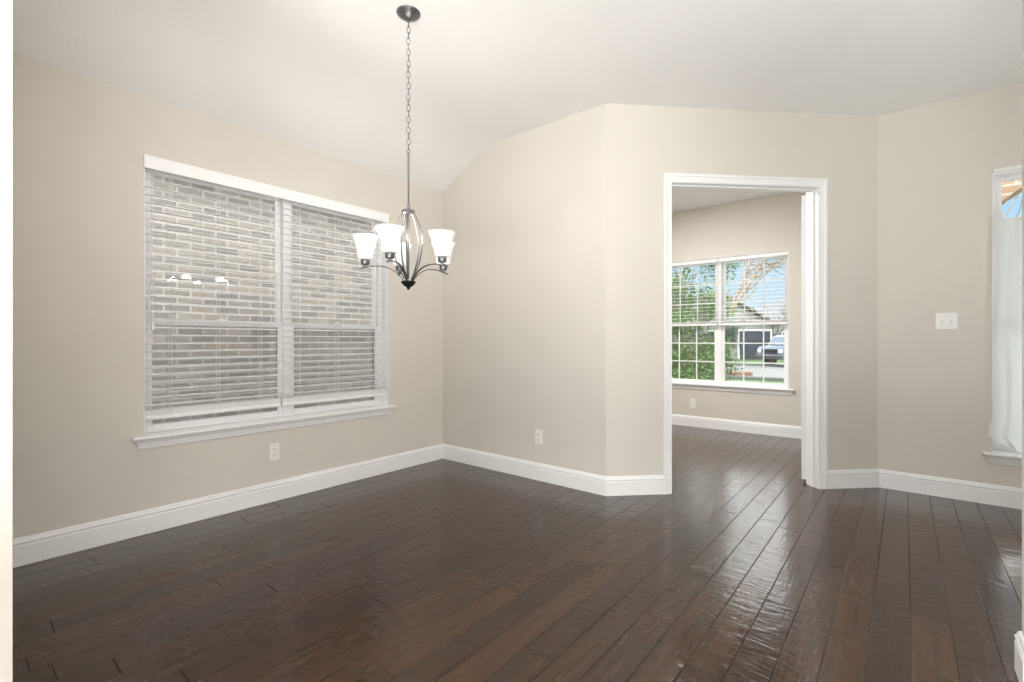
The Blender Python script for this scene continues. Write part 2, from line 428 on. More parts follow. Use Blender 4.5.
def dg(a, y=0.0):
    k = math.sqrt(.5); return (BP + k * a - k * y, AQ + k * a + k * y)
baseboards([(-1.735 , 0.125), (LP, 0.125), (LP, AQ), (BP, AQ), dg(0.419)], ['baseboard_nook_end', 'baseboard_left', 'baseboard_back', 'baseboard_diagonal'])
baseboards([dg(1.650), (CP, CQ), (3.65, CQ)], ['baseboard_door_right', 'baseboard_right'])
baseboards([(LP, AQ + .12), (LP, FQ), (-0.50, FQ), (-0.50, 4.90)], ['baseboard_far_left', 'baseboard_far', 'baseboard_far_right'])
baseboards([(0.42, 2.25), (3.65, 2.25)][::-1] + [(0.295, 2.25), (0.295, 2.13), (3.65, 2.13)], ['baseboard_hall_face', 'baseboard_hall_inner', 'baseboard_hall_end', 'baseboard_hall_rear'])

# ------------------------------------------------------------------ doorway: casing, jamb, door leaf
CW = 0.058
CPRO = [(0, 0), (0, 0.011), (0.010, 0.011), (0.014, 0.007), (0.020, 0.010), (0.036, 0.013), (0.041, 0.018), (0.058, 0.018), (0.058, 0)]
def casing(side, name):
    a0, a1, _, zt = DR; rows = []
    sgn = -1 if side == 0 else 1; y0 = 0 if side == 0 else 0.115
    stations = [(a0, 0, -1, 0), (a0, zt, -1, 1), (a1, zt, 1, 1), (a1, 0, 1, 0)]
    for x, z, dx, dz in stations:
        rows.append([(x + dx * w, y0 + sgn * d, z + dz * w) for w, d in CPRO])
    tag(MB().strip(rows, closed=True).build(name, M['trim'], mw=FBC), kind='structure')
casing(0, 'trim_1'); casing(1, 'trim_2')
a0, a1, _, zt = DR
jb = MB()
JT = 0.018
for x0, x1 in ((a0 - .001, a0 + .004), (a1 - .004, a1 + .001)): jb.box(x0, x1, -0.004, 0.119, 0, zt)
jb.box(a0, a1, -0.004, 0.119, zt - .004, zt + .001)
jb.cbox(a0 + .004, a0 + .015, 0.035, 0.072, 0, zt - .004, .002)
jb.cbox(a1 - .015, a1 - .004, 0.035, 0.072, 0, zt - .004, .002)
jb.cbox(a0 + .004, a1 - .004, 0.035, 0.072, zt - .015, zt - .004, .002)
tag(jb.build('trim_3', M['trim'], mw=FBC), kind='structure')
# leaf folded back along the side wall of the far room
dm = F0 @ T(-0.606, 4.205, 0.028)
dr = thing('door_1', dm, kind='structure')
lf = MB(); DWI, DH = 0.545, 2.160
lf.box(0.0065, 0.0305, 0.05, DWI - .05, 0.1, DH - .05)
for y0, y1 in ((0, .105), (DWI - .105, DWI)): lf.cbox(0, .037, y0, y1, 0, DH, .002)
for z0, z1 in ((0, .22), (.95, 1.07), (DH - .12, DH)): lf.cbox(0.0005, .0365, .104, DWI - .104, z0, z1, .002)
for z0, z1 in ((.26, .91), (1.11, DH - .16)): lf.cbox(0.002, .035, .145, DWI - .145, z0, z1, .006)
lf.build('leaf', M['trim'], dr)
for z in (0.30, 0.883, 1.466, 2.045):
    h = MB(); z -= .028
    h.cbox(.012, .036, -.0028, -.0002, z - .045, z + .045, .0008)
    h.tube([(.040, -.006, z - .046), (.040, -.006, z + .046)], .0052, 10)
    h.tube([(.040, -.006, z + .046), (.040, -.006, z + .052)], [.0062, .003], 10)
    h.cbox(.040, .055, -.0088, -.0066, z - .045, z + .045, .0006)
    h.build('hinge', M['trim'], dr, smooth=True)
kb = MB(); kb.lathe([(0.0, 0), (.026, 0), (.026, .006), (.010, .012), (.010, .030), (.022, .038), (.027, .050), (.022, .062), (0, .066)], 20)
ko = kb.build('door_knob', M['nickel'], dr, smooth=True); ko.location = (0.037, DWI - .055, 0.93); ko.rotation_euler = (0, pi / 2, 0)

# ------------------------------------------------------------------ windows
def bar(b, x0, x1, y0, y1, z0, z1, c=.003): b.cbox(x0, x1, y0, y1, z0, z1, c)
def ring(b, x0, x1, y0, y1, z0, z1, w, c=.003, wb=None, wt=None):
    wb = wb or w; wt = wt or w
    bar(b, x0, x0 + w, y0, y1, z0, z1, c); bar(b, x1 - w, x1, y0, y1, z0, z1, c)
    bar(b, x0 + w - .001, x1 - w + .001, y0 + .0005, y1 - .0005, z0, z0 + wb, c); bar(b, x0 + w - .001, x1 - w + .001, y0 + .0005, y1 - .0005, z1 - wt, z1, c)
def window(name, fr, op, units, meet, yf=0.085, grid=None, screens=True, mull=0.075, fw=0.032, sw=0.030):
    """op = opening; units = list of (x0,x1) of each single-hung unit; meet = meeting rail centre height"""
    a0, a1, z0, z1 = op
    w = thing(name, fr, kind='structure')
    f = MB()
    ring(f, a0 + .0005, a1 - .0005, yf, yf + .075, z0 + .0005, z1 - .0005, fw, .004, wb=.016)
    ring(f, a0 + .0004, a1 - .0004, .0005, yf, z0 + .0004, z1 - .0004, .004, .0005)
    for (ux0, ux1), (vx0, vx1) in zip(units[:-1], units[1:]): bar(f, ux1, vx0, yf - .004, yf + .075, z0 + .002, z1 - .002, .004)
    f.build('window_frame', M['vinyl'], w)
    for (x0, x1) in units:
        b0, b1 = z0 + .014, z1 - fw + .002
        lo = MB(); ring(lo, x0, x1, yf + .004, yf + .030, b0, meet + .018, sw, .004, wb=.030, wt=.034)
        if grid: muntins(lo, x0 + sw, x1 - sw, b0 + .030, meet - .016, yf + .017, grid)
        lower = lo.build('lower_sash', M['vinyl'], w)
        up = MB(); ring(up, x0, x1, yf + .034, yf + .060, meet - .018, b1, sw, .004)
        if grid: muntins(up, x0 + sw, x1 - sw, meet + .012, b1 - sw, yf + .047, grid)
        upper = up.build('upper_sash', M['vinyl'], w)
        g = MB(); g.box(x0 + sw - .004, x1 - sw + .004, yf + .015, yf + .019, b0 + .027, meet - .012)
        g.build('pane', M['glass'], lower)
        g = MB(); g.box(x0 + sw - .004, x1 - sw + .004, yf + .045, yf + .049, meet + .008, b1 - sw + .004)
        g.build('pane', M['glass'], upper)
        lk = MB(); xm = (x0 + x1) / 2; lk.cbox(xm - .03, xm + .03, yf + .004, yf + .028, meet + .018, meet + .026, .002)
        lk.lathe([(0, 0), (.012, 0), (.012, .008), (0, .010)], 14, (xm, yf + .016, meet + .026)); lk.cbox(xm - .004, xm + .03, yf + .010, yf + .018, meet + .03, meet + .036, .001)
        lk.build('sash_lock', M['vinyl'], lower)
        if screens:
            s = MB(); ring(s, x0 + .004, x1 - .004, yf + .063, yf + .072, b0 + .004, meet, .012, .001)
            so_ = s.build('screen_frame', M['screenframe'], w)
            s = MB(); s.v += [Vector((x0 + .012, yf + .066, b0 + .012)), Vector((x1 - .012, yf + .066, b0 + .012)), Vector((x1 - .012, yf + .066, meet - .01)), Vector((x0 + .012, yf + .066, meet - .01))]; s.f.append((0, 1, 2, 3))
            s.build('screen_mesh', M['screen'], so_, fix=False)
    return w
def muntins(b, x0, x1, z0, z1, y, g):
    nx, nz = g
    for i in range(1, nx):
        x = x0 + (x1 - x0) * i / nx; b.cbox(x - .007, x + .007, y - .006, y + .006, z0 - .004, z1 + .004, .002)
    for i in range(1, nz):
        z = z0 + (z1 - z0) * i / nz; b.cbox(x0 - .004, x1 + .004, y - .0055, y + .0055, z - .007, z + .007, .002)
SILLP = [(0.0, 0.0), (-0.030, 0.0), (-0.038, -0.004), (-0.041, -0.011), (-0.038, -0.018), (-0.030, -0.022), (0.0, -0.022)]
APRP = [(0.0, -0.0225), (-0.026, -0.0225), (-0.023, -0.032), (-0.017, -0.040), (-0.015, -0.050), (-0.012, -0.058), (-0.011, -0.068), (-0.006, -0.076), (0.0, -0.078)]
def sill(n, fr, op, horn=.055, depth=.085):
    a0, a1, z0, z1 = op
    s = MB(); rows = [[(x, y, z0 + z) for y, z in SILLP] for x in (a0 - horn, a1 + horn)]
    s.strip(rows, closed=True); s.box(a0 + .0005, a1 - .0005, 0, depth, z0 - .0005, z0 + .0012)
    # apron with returned ends
    r = []
    for x, sg in ((a0 - horn + .012, 1), (a1 + horn - .012, -1)):
        r.append([(x + sg * (.026 + y), y, z0 + z) for y, z in APRP])
    s.strip(r, closed=True)
    tag(s.build(n, M['trim'], mw=fr, smooth=False), kind='structure')
FWi = 0.032
# left wall window: two single-hung units
wl0, wl1 = LW[0] + FWi - .002, LW[1] - FWi + .002
window('window_1', FL, LW, [(wl0, -1.427), (-1.375, wl1)], 1.192)
sill('trim_4', FL, LW)
wf0, wf1 = FW[0] + FWi - .002, FW[1] - FWi + .002
window('window_2', FF, FW, [(wf0, -0.255), (-0.195, wf1)], 1.300, grid=(3, 3))
sill('trim_5', FF, FW)
window('window_3', FCD, EW, [(EW[0] + FWi - .002, EW[1] - FWi + .002)], 1.27, yf=0.095, screens=False)
sill('trim_6', FCD, EW, horn=.045, depth=.095)
# small moulding across the head of the entry window
hm = MB(); hm.cbox(EW[0] + .0005, EW[1] - .0005, -.010, .03, EW[3] - .026, EW[3] - .0005, .004); hm.cbox(EW[0] + .001, EW[1] - .001, -.004, .03, EW[3] - .045, EW[3] - .026, .003)
tag(hm.build('trim_7', M['trim'], mw=FCD), kind='structure')

# ------------------------------------------------------------------ blinds
def blind(fr, x0, x1, ztop, zbot, label, group, pitch=.0445, y=0.043, ladders=None, tilt=0.0, sth=.0026, valance=True, extras=(), stack=5, frontv=0.0):
    base = thing('window_blind', fr @ T((x0 + x1) / 2, y, zbot), label, 'window blind', group)
    hw = (x1 - x0) / 2; H = ztop - zbot
    h = MB(); h.cbox(-hw + .002, hw - .002, -.024, .024, H - .045, H - .002, .003); h.build('headrail', M['slat'], base)
    railh = .026
    r = MB(); r.cbox(-hw + .004, hw - .004, -.026, .026, 0, railh, .005)
    for i in range(stack): r.cbox(-hw + .004, hw - .004, -.025, .025, railh + .0005 + i * .0062, railh + .0055 + i * .0062, .0012)
    r.build('bottom_rail', M['slat'], base)
    s = MB(); z = railh + stack * .0062 + .028
    while z < H - .062:
        rows = []
        for x in (-hw + .004, hw - .004):
            top = [(x, yy, z + .0020 - 0.0020 * (yy / .025) ** 2 * 1.0) for yy in (-.025, -.0125, 0, .0125, .025)]
            top = [(x, yy, zz + yy * tilt) for x, yy, zz in top]; bot = [(x, yy, zz - sth) for x_, yy, zz in reversed(top)]
            rows.append(top + bot)
        s.strip(rows, closed=True); z += pitch
    s.build('slats', M['slat'], base)
    for lx in (ladders or (-hw + .13, 0, hw - .13)):
        l = MB()
        for yy in (-.027, .027): l.tube([(lx, yy, railh * .5), (lx, yy, H - .04)], .0008, 5)
        l.tube([(lx + .004, 0, railh), (lx + .004, 0, H - .04)], .0007, 5)
        l.build('ladder_cord', M['cord'], base)
    for kind, lx, zb in extras:
        if kind == 'wand':
            wd = MB(); wd.tube([(lx, -.030, H - .05), (lx, -.033, zb)], .0042, 6); wd.tube([(lx, -.033, zb), (lx, -.033, zb - .03)], [.0042, .006], 8)
            wd.build('tilt_wand', M['slat'], base, smooth=True)
        else:
            l = MB()
            l.tube([(lx - .004, -.030, H - .05), (lx - .003, -.031, zb + .02)], .0011, 5); l.tube([(lx + .004, -.030, H - .05), (lx + .003, -.031, zb + .02)], .0011, 5)
            lc = l.build('lift_cord', M['cord'], base)
            t = MB(); t.lathe([(.001, .024), (.004, .022), (.007, .006), (.0085, -.010), (.006, -.016), (0, -.017)], 10, (lx, -.031, zb))
            t.build('tassel', M['slat'], lc, smooth=True)
    return base
g = 'white slat blinds of the large left window'
XM = -1.466
blind(FL, LW[0] + .006, XM - .002, 2.114, 0.630, 'white slat blind over the left half of the large brick-facing window', None,
      tilt=.09, extras=[('cord', -.345, .53), ('wand', .345, .93)])
blind(FL, XM + .002, LW[1] - .006, 2.114, 0.630, 'white slat blind over the right half of the large brick-facing window, nearest the chandelier', None,
      tilt=.09, extras=[('cord', .40, .50)])
va = thing('blind_valance', FL @ T((LW[0] + LW[1]) / 2, 0.005, 2.052), 'long white wooden valance across the top of the large left window blinds', 'valance')
v_ = MB(); hw = (LW[1] - LW[0]) / 2 - .002
VP = [(-.014, 0), (-.012, .004), (-.014, .010), (-.016, .055), (-.018, .060), (-.018, .070), (-.014, .073), (-.006, .073), (-.006, 0)]
v_.strip([[(x, y, z) for y, z in VP] for x in (-hw - .004, hw + .004)], closed=True); v_.build('valance_board', M['slat'], va)
for sx in (-1, 1):
    r_ = MB(); r_.cbox(sx * (hw - .006) - .006, sx * (hw - .006) + .006, -.0058, .009, 0.001, .072, .001)
    r_.build('valance_return', M['slat'], va)

blind(FF, FW[0] + .006, -0.227, 2.097, 1.268, 'white slat blind with open slats over upper left half of the far room window', None, stack=0, sth=.0016, tilt=.05, extras=[])
blind(FF, -0.223, FW[1] - .006, 2.097, 1.268, 'white slat blind with open slats over upper right half of the far room window', None, stack=0, sth=.0010, tilt=.135, extras=[])

# ------------------------------------------------------------------ outlets and switch
def rrect(hw, hh, r, n=4):
    out = []
    for cx, cy, a in ((hw - r, hh - r, 0), (-hw + r, hh - r, 90), (-hw + r, -hh + r, 180), (hw - r, -hh + r, 270)):
        for i in range(n + 1):
            t = math.radians(a + 90 * i / n); out.append((cx + r * math.cos(t), cy + r * math.sin(t)))
    return out
def plate(par, hw, hh):
    b = MB(); fn = lambda a, c, d: Vector((a, -d, c))
    b.strip([[fn(a, c, 0.0) for a, c in rrect(hw, hh, .004)], [fn(a, c, .0035) for a, c in rrect(hw, hh, .004)], [fn(a, c, .0058) for a, c in rrect(hw - .004, hh - .004, .003)]], closed=True)
    return b.build('cover_plate', M['plate'], par)
def outlet(fr, a, z, label):
    o = thing('power_outlet', fr @ T(a, 0, z), label, 'power outlet', 'wall outlets')
    plate(o, .0345, .057)
    for dz in (-.0195, .0195):
        b = MB(); fn = lambda a_, c, d: Vector((a_, -d, c + dz)); b.prism(rrect(.0165, .0145, .006), .0058, .0078, fn)
        rc = b.build('socket', M['plate'], o)
        s = MB(); s.box(-.0075, -.0050, -.0081, -.0074, dz - .002, dz + .007); s.box(.0050, .0070, -.0081, -.0074, dz - .001, dz + .006)
        s.prism([(.0028 * math.cos(k * pi / 4), .0028 * math.sin(k * pi / 4) - .0075) for k in range(8)], .0074, .0081, fn)
        s.build('socket_slots', M['slot'], rc)
    s = MB(); s.prism([(.0022 * math.cos(k * pi / 5), .0022 * math.sin(k * pi / 5)) for k in range(10)], .0055, .0068, lambda a_, c, d: Vector((a_, -d, c)))
    s.build('screw', M['plate'], o)
    return o
outlet(FL, -1.526, 0.330, 'white duplex outlet on the left wall under the large window')
outlet(FAB, 1.097, 0.334, 'white duplex outlet on the pale wall left of the doorway corner')
outlet(FF, -0.52, 0.291, 'white duplex outlet below the gridded window in the far room')
sw = thing('light_switch', FCD @ T(0.374, 0, 1.217), 'white double light switch plate on the beige wall right of the doorway', 'light switch')
plate(sw, .058, .0575)
for dx in (-.023, .023):
    b = MB(); b.cbox(dx - .0055, dx + .0055, -.0068, -.0050, -.012, .012, .0005); tg = b.build('toggle', M['plate'], sw)
    l = MB(); l.strip([[(dx + a, y, z) for a, y, z in q] for q in ([(-.0042, -.0066, -.004), (.0042, -.0066, -.004), (.0042, -.0066, .005), (-.0042, -.0066, .005)], [(-.0032, -.0165, .004), (.0032, -.0165, .004), (.0032, -.0165, .008), (-.0032, -.0165, .008)])], closed=True)
    l.build('lever', M['plate'], tg)
    for dz in (-.030, .030):
        s = MB(); s.lathe([(0, 0), (.002, 0), (.002, .001), (0, .001)], 8); so_ = s.build('screw', M['slot'], sw); so_.location = (dx, -.0058, dz); so_.rotation_euler = (pi / 2, 0, 0)

# ------------------------------------------------------------------ chandelier
ch = thing('chandelier', T(-0.524, 2.41, 0), 'brushed nickel chandelier with five flared white glass shades hanging from a chain', 'chandelier')
b = MB(); b.lathe([(0, CEIL - .034), (.012, CEIL - .034), (.016, CEIL - .030), (.030, CEIL - .026), (.046, CEIL - .016), (.054, CEIL - .008), (.058, CEIL - .006), (.060, CEIL - .0005), (0, CEIL - .0005)], 32)
b.build('ceiling_canopy', M['pewter'], ch, smooth=True)
b = MB(); rg = [(.0065 * math.cos(2 * pi * i / 12), 0, CEIL - .040 + .0075 * math.sin(2 * pi * i / 12)) for i in range(12)]; b.tube(rg, .0018, 6, closed=True)
b.build('canopy_loop', M['pewter'], ch, smooth=True)
# chain
ztop, zbot = CEIL - .044, 2.047; nl = 23; pit = (ztop - zbot) / nl
def link_mb():
    b = MB(); pts = []; L = pit * .5 + .0022; w = .0088
    for i in range(16):
        t = 2 * pi * i / 16; c, s_ = math.cos(t), math.sin(t)
        pts.append((w * c, 0, (L - w) * (1 if s_ > 0.01 else -1 if s_ < -.01 else 0) + w * s_))
    return b.tube(pts, .00165, 6, closed=True)
lk0 = link_mb().build('chain_link', M['pewter'], ch, smooth=True)
for i in range(nl):
    l = lk0 if i == 0 else lk0.copy()
    if i: C.objects.link(l); l.parent = ch
    l.location = (0.0012 * math.sin(i * 1.3), 0, ztop - pit * (i + .5)); l.rotation_euler = (0, 0, (0.35 if i % 2 else 0.35 + pi / 2) + 0.15 * math.sin(i))
b = MB(); rg = [(.008 * math.cos(2 * pi * i / 12), 0, 2.040 + .010 * math.sin(2 * pi * i / 12)) for i in range(12)]; b.tube(rg, .0019, 6, closed=True)
b.lathe([(0, 2.034), (.0055, 2.033), (.0055, 2.020), (.0045, 2.018), (.0045, 1.775), (.0068, 1.772), (.0068, 1.758), (.0035, 1.752), (.0035, 1.742), (0, 1.742)], 14)
b.build('downrod', M['pewter'], ch, smooth=True)
b = MB(); b.lathe([(0, 1.750), (.008, 1.749), (.016, 1.743), (.030, 1.741), (.034, 1.737), (.034, 1.731), (.030, 1.728), (0, 1.728)], 28); b.build('top_cap', M['nickel'], ch, smooth=True)
b = MB(); b.lathe([(.0045, 1.729), (.0045, 1.395)], 12); b.build('center_stem', M['nickel'], ch, smooth=True)
b = MB(); b.lathe([(0, 1.386), (.020, 1.385), (.035, 1.382), (.038, 1.378), (.034, 1.370), (.022, 1.358), (.011, 1.352), (.008, 1.348), (.008, 1.344), (.005, 1.340), (0, 1.338)], 28)
b.build('bottom_bowl', M['dkmetal'], ch, smooth=True)
PH = math.radians(-101)
def bez(p, n=14):
    out = []
    for i in range(n + 1):
        t = i / n; out.append(sum((Vector(q) * c for q, c in zip(p, ((1 - t) ** 3, 3 * t * (1 - t) ** 2, 3 * t * t * (1 - t), t ** 3))), Vector()))
    return out
def flatbar(pts, hw, ht):
    """strap bar in the local XZ plane, hw = half width in y, ht = half thickness"""
    b = MB(); rows = []; n = len(pts)
    for i, p in enumerate(pts):
        t = (pts[min(i + 1, n - 1)] - pts[max(i - 1, 0)]).normalized(); nn = Vector((-t.z, 0, t.x))
        rows.append([p + Vector((0, hw * a, 0)) * 1 + nn * (ht * c) for a, c in ((-1, -.5), (-.7, -1), (.7, -1), (1, -.5), (1, .5), (.7, 1), (-.7, 1), (-1, .5))])
    return b.strip(rows, closed=True)
ribm = flatbar(bez([(.024, 0, 1.734), (.072, 0, 1.66), (.108, 0, 1.54), (.020, 0, 1.392)], 18), .0045, .0022)
armm = flatbar(bez([(.022, 0, 1.382), (.070, 0, 1.452), (.13, 0, 1.476), (.242, 0, 1.441)], 18), .0055, .0024)
RS = 0.213; ZA = 1.450
cupm = MB().lathe([(0, ZA - .003), (.013, ZA - .003), (.013, ZA + .003), (.0065, ZA + .005), (.0065, ZA + .010), (.019, ZA + .012), (.021, ZA + .016), (.021, ZA + .034), (.023, ZA + .036), (.023, ZA + .041), (0, ZA + .041)], 22)
zs = ZA + .036
outp = [(.024, 0), (.034, .003), (.0375, .012), (.0395, .036), (.0445, .064), (.052, .089), (.062, .113), (.0655, .120)]
prof = [(r, zs + z) for r, z in outp] + [(r - .003, zs + z) for r, z in reversed(outp[1:])]
shm = MB().lathe(prof, 28)
blm = MB().lathe([(0, zs + .004), (.012, zs + .004), (.013, zs + .02), (.018, zs + .05), (.024, zs + .066), (.022, zs + .084), (.012, zs + .096), (0, zs + .098)], 16)
first = None
for i in range(5):
    a = PH + i * 2 * pi / 5
    if first is None:
        rb = ribm.build('cage_rib', M['nickel'], ch, smooth=True)
        ar = armm.build('arm', M['pewter'], ch, smooth=True)
        cp = cupm.build('lamp_socket', M['pewter'], ar, smooth=True); sh = shm.build('glass_shade', M['shade'], ar, smooth=True)
        bl = blm.build('bulb', M['shade'], sh, smooth=True)
        for o in (cp, sh): o.location = (RS, 0, 0)
        first = (rb, ar)
    else:
        rb = first[0].copy(); C.objects.link(rb); rb.parent = ch
        ar = copy_tree(first[1], ch)
    rb.rotation_euler = (0, 0, a + math.radians(16)); ar.rotation_euler = (0, 0, a)
    pl = bpy.data.lights.new('chandelier_bulb', 'POINT'); pl.energy = 3.5; pl.shadow_soft_size = .03; pl.color = (1, .95, .88)
    po = bpy.data.objects.new('chandelier_bulb_light', pl); C.objects.link(po)
    po.location = (-0.524 + RS * math.cos(a), 2.41 + RS * math.sin(a), zs + .135)

# ------------------------------------------------------------------ cafe curtain on the entry window
cu = thing('sheer_curtain', FCD @ T(1.0, -0.03, 0.36), 'sheer white half-height curtain hanging in the entry window at the right', 'curtain')
c0, c1 = 0.60, 1.52; rows = []
NX, NZ = 110, 40
for k in range(NZ + 1):
    t = k / NZ; z = 1.865 - t * (1.865 - 0.385) + 0.0
    # left edge of the cloth (local a) along the height
    ctl = [(0, .608), (.25, .603), (.5, .594), (.75, .598), (.86, .592), (.95, .570), (1, .612)]
    for (ta, va_), (tb, vb) in zip(ctl[:-1], ctl[1:]):
        if ta <= t <= tb: s_ = (t - ta) / (tb - ta); s_ = s_ * s_ * (3 - 2 * s_); le = va_ + (vb - va_) * s_; break
    row = []
    for j in range(NX + 1):
        u_ = j / NX; x = le + (c1 - le) * u_
        amp = .005 + .010 * t
        y = amp * math.sin(u_ * 75 + 1.5 * math.sin(t * 3 + u_ * 4)) + .35 * amp * math.sin(u_ * 131 + 2)
        zz = z
        if t > .9: zz = z + (t - .9) / .1 * (.03 * math.sin(u_ * 23 + 1) - .0)
        row.append((x - 1.0, y - .014 - .03 * t, zz - .36))
    rows.append(row)
MB().strip(rows).build('curtain_cloth', M['cloth'], cu, smooth=True, fix=False)
hb = MB(); hb.tube([(c0 - 1.0 + .002, -.012, 1.868 - .36), (c1 - 1.0 - .01, -.012, 1.868 - .36)], .0055, 10)
for x in (c0 - 1 + .02, c1 - 1 - .03): hb.tube([(x, -.012, 1.868 - .36), (x, .029, 1.868 - .36)], .004, 8)
hb.build('curtain_rod', M['vinyl'], cu, smooth=True)

# ------------------------------------------------------------------ outside: ground
gb = MB()
n = 24
for i in range(n + 1):
    for j in range(n + 1):
        gb.v.append(Vector((-90 + 180 * i / n, -60 + 180 * j / n, GZ)))
for i in range(n):
    for j in range(n):
        a = i * (n + 1) + j; gb.f.append((a, a + n + 1, a + n + 2, a + 1))
tag(gb.build('ground', M['grass'], mw=F0, fix=False), kind='structure')
def W(px, py, d): return Vector(((px - 512) / 476 * d, d, EYE + (341 - py) / 476 * d))
def G(px, d): v = W(px, 341, d); v.z = GZ; return v
# street in front (parallel to the house front) and a driveway curving up from it
st = MB().box(-70, 70, 19.0, 29.0, GZ + .0, GZ + .02)
for q in (18.8, 29.0): st.cbox(-70, 70, q, q + .2, GZ, GZ + .12, .02)
tag(st.build('street', M['concrete'], mw=F0), kind='structure')
dv = MB()
rows = []
for i in range(21):
    t = i / 20; q = 19.0 - t * 9; pc = 2.6 + 1.4 * t * t; rows.append([(pc - 2.3, q, GZ + .035), (pc + 2.3, q, GZ + .035), (pc + 2.3, q, GZ - .02), (pc - 2.3, q, GZ - .02)])
tag(dv.strip(rows, closed=True).build('driveway', M['concrete'], mw=F0), kind='structure')
sw_ = MB().box(-70, 0.3, 16.2, 17.5, GZ, GZ + .03)
tag(sw_.build('sidewalk', M['concrete'], mw=F0), kind='structure')

# neighbouring brick house seen through the left window
nb = thing('neighbor_house', F0 @ frame(Vector((-5.45, 1.5, GZ)), Vector((0, 1, 0)), Vector((-1, 0, 0))), 'grey-tan brick side wall of the house next door outside the left window', 'house')
MB().box(-9, 9, 0, 5, 0, 3.19).build('brick_wall', M['brick'], nb, fix=False)
rf = MB(); rf.strip([[(x, -.12, 3.17), (x, 2.5, 4.3), (x, 5.3, 3.17), (x, 5.3, 3.07), (x, 2.5, 4.18), (x, -.12, 3.07)] for x in (-9.3, 9.3)], closed=True); rf.build('roof', M['greyroof'], nb)
MB().cbox(-9.3, 9.3, -.17, -.121, 3.08, 3.18, .004).build('gutter', M['vinyl'], nb)

al = MB().box(-5.40, -3.50, -7, 9, GZ - .02, GZ + .03)  # unseen slab added to bounce light up onto slats and brick
tag(al.build('side_bounce_slab', M['palebounce'], mw=F0, fix=False), kind='structure')
# porch arch outside the entry window
ps = MB().box(-0.38, 5.0, 4.62, 7.6, GZ - .02, GZ + .14)  # pale slab added to bounce white light onto the curtain
tag(ps.build('porch_bounce_slab', M['palebounce'], mw=F0, fix=False), kind='structure')
pm = F0 @ T(0, 5.95, 0)
pa = thing('porch_arch', pm @ T(1.30, 0, GZ), 'orange-tan brick porch arch outside the entry window', 'porch arch')
b = MB(); r, zc = 0.90, 1.67; pts = []
outer_z = 3.08
prev = None
seg = 28
for y0, y1 in ((0, .35),):
    for i in range(seg):
        ta, tb = pi - pi * i / seg, pi - pi * (i + 1) / seg
        xa, xb = r * math.cos(ta), r * math.cos(tb); za, zb = zc + r * math.sin(ta) - GZ, zc + r * math.sin(tb) - GZ
        b.prism([(xa, za), (xb, zb), (xb, outer_z), (xa, outer_z)], y0, y1, lambda a_, c, d: Vector((a_, d, c)))
b.box(-1.15, -r, 0, .35, 0, outer_z); b.box(r, 1.25, 0, .35, 0, outer_z)
b.build('brickwork', M['porchbrick'], pa)
b = MB()
b.strip([[((r - .002) * math.cos(pi * i / seg), -.02, zc - GZ + (r - .002) * math.sin(pi * i / seg)), ((r + .11) * math.cos(pi * i / seg), -.02, zc - GZ + (r + .11) * math.sin(pi * i / seg)),
          ((r + .11) * math.cos(pi * i / seg), .02, zc - GZ + (r + .11) * math.sin(pi * i / seg)), ((r - .002) * math.cos(pi * i / seg), .02, zc - GZ + (r - .002) * math.sin(pi * i / seg))] for i in range(seg + 1)], closed=True)
b.build('arch_ring', M['porchbrick'], pa)

# ------------------------------------------------------------------ plants
def leaves(b, cen, rad, n, size, rnd):
    for _ in range(n):
        d = Vector((rnd.gauss(0, 1), rnd.gauss(0, 1), rnd.gauss(0, 1))); d.normalize()
        k = rnd.random() ** .45; p = Vector(cen) + Vector((d.x * rad[0], d.y * rad[1], d.z * rad[2])) * k
        a = Vector((rnd.uniform(-1, 1), rnd.uniform(-1, 1), rnd.uniform(-.8, .5))).normalized(); c = a.cross(Vector((rnd.uniform(-1, 1), rnd.uniform(-1, 1), 1))).normalized()
        s = size * rnd.uniform(.6, 1.3); i = len(b.v)
        mid = p + a * s * .5 - a.cross(c) * s * .08
        b.v += [p, mid + c * s * .28, p + a * s, mid - c * s * .28]; b.f.append((i, i + 1, i + 2, i + 3))
def branchy(b, p, d, L, r, depth, rnd, tips=None, spread=.6, n=3, sides=6):
    pts = [p]; rs = [r]; k = 5
    for i in range(k):
        d = (d + Vector((rnd.uniform(-1, 1), rnd.uniform(-1, 1), rnd.uniform(-.6, .9))) * .12).normalized()
        pts.append(pts[-1] + d * L / k); rs.append(r * (1 - .4 * (i + 1) / k))
    b.tube(pts, rs, sides)
    if depth == 0:
        if tips is not None: tips.append(pts[-1])
        return
    for j in range(n):
        at = rnd.randint(2, k)
        nd = (d + Vector((rnd.uniform(-1, 1), rnd.uniform(-1, 1), rnd.uniform(-.3, .8))) * spread).normalized()
        branchy(b, pts[at], nd, L * rnd.uniform(.55, .8), rs[at] * .62, depth - 1, rnd, tips, spread, n, max(4, sides - 1))
def leafy_tree(name, loc, h, cr, nleaf, size, label, m='leaf', seed=1, low=.25, trunkr=.09, cat='tree', group=None, bark='bark'):
    rnd = random.Random(seed); t = thing(name, T(*loc), label, cat, group)
    b = MB(); tips = []
    branchy(b, Vector((0, 0, 0)), Vector((0, 0, 1)), h * .55, trunkr, 3, rnd, tips, .55, 3, 8); b.build('trunk', M[bark], t, smooth=True)
    f = MB(); clumps = 26 if h < 4 else 60
    for i in range(clumps):
        zz = low + (1 - low) * rnd.random(); rr = cr * (1 - .55 * abs(zz - .55)) * rnd.random() ** .5; a = rnd.uniform(0, 2 * pi)
        leaves(f, (rr * math.cos(a), rr * math.sin(a), zz * h), (cr * .44, cr * .44, cr * .40), nleaf // clumps, size, rnd)
    f.build('foliage', M[m], t, fix=False)
    return t
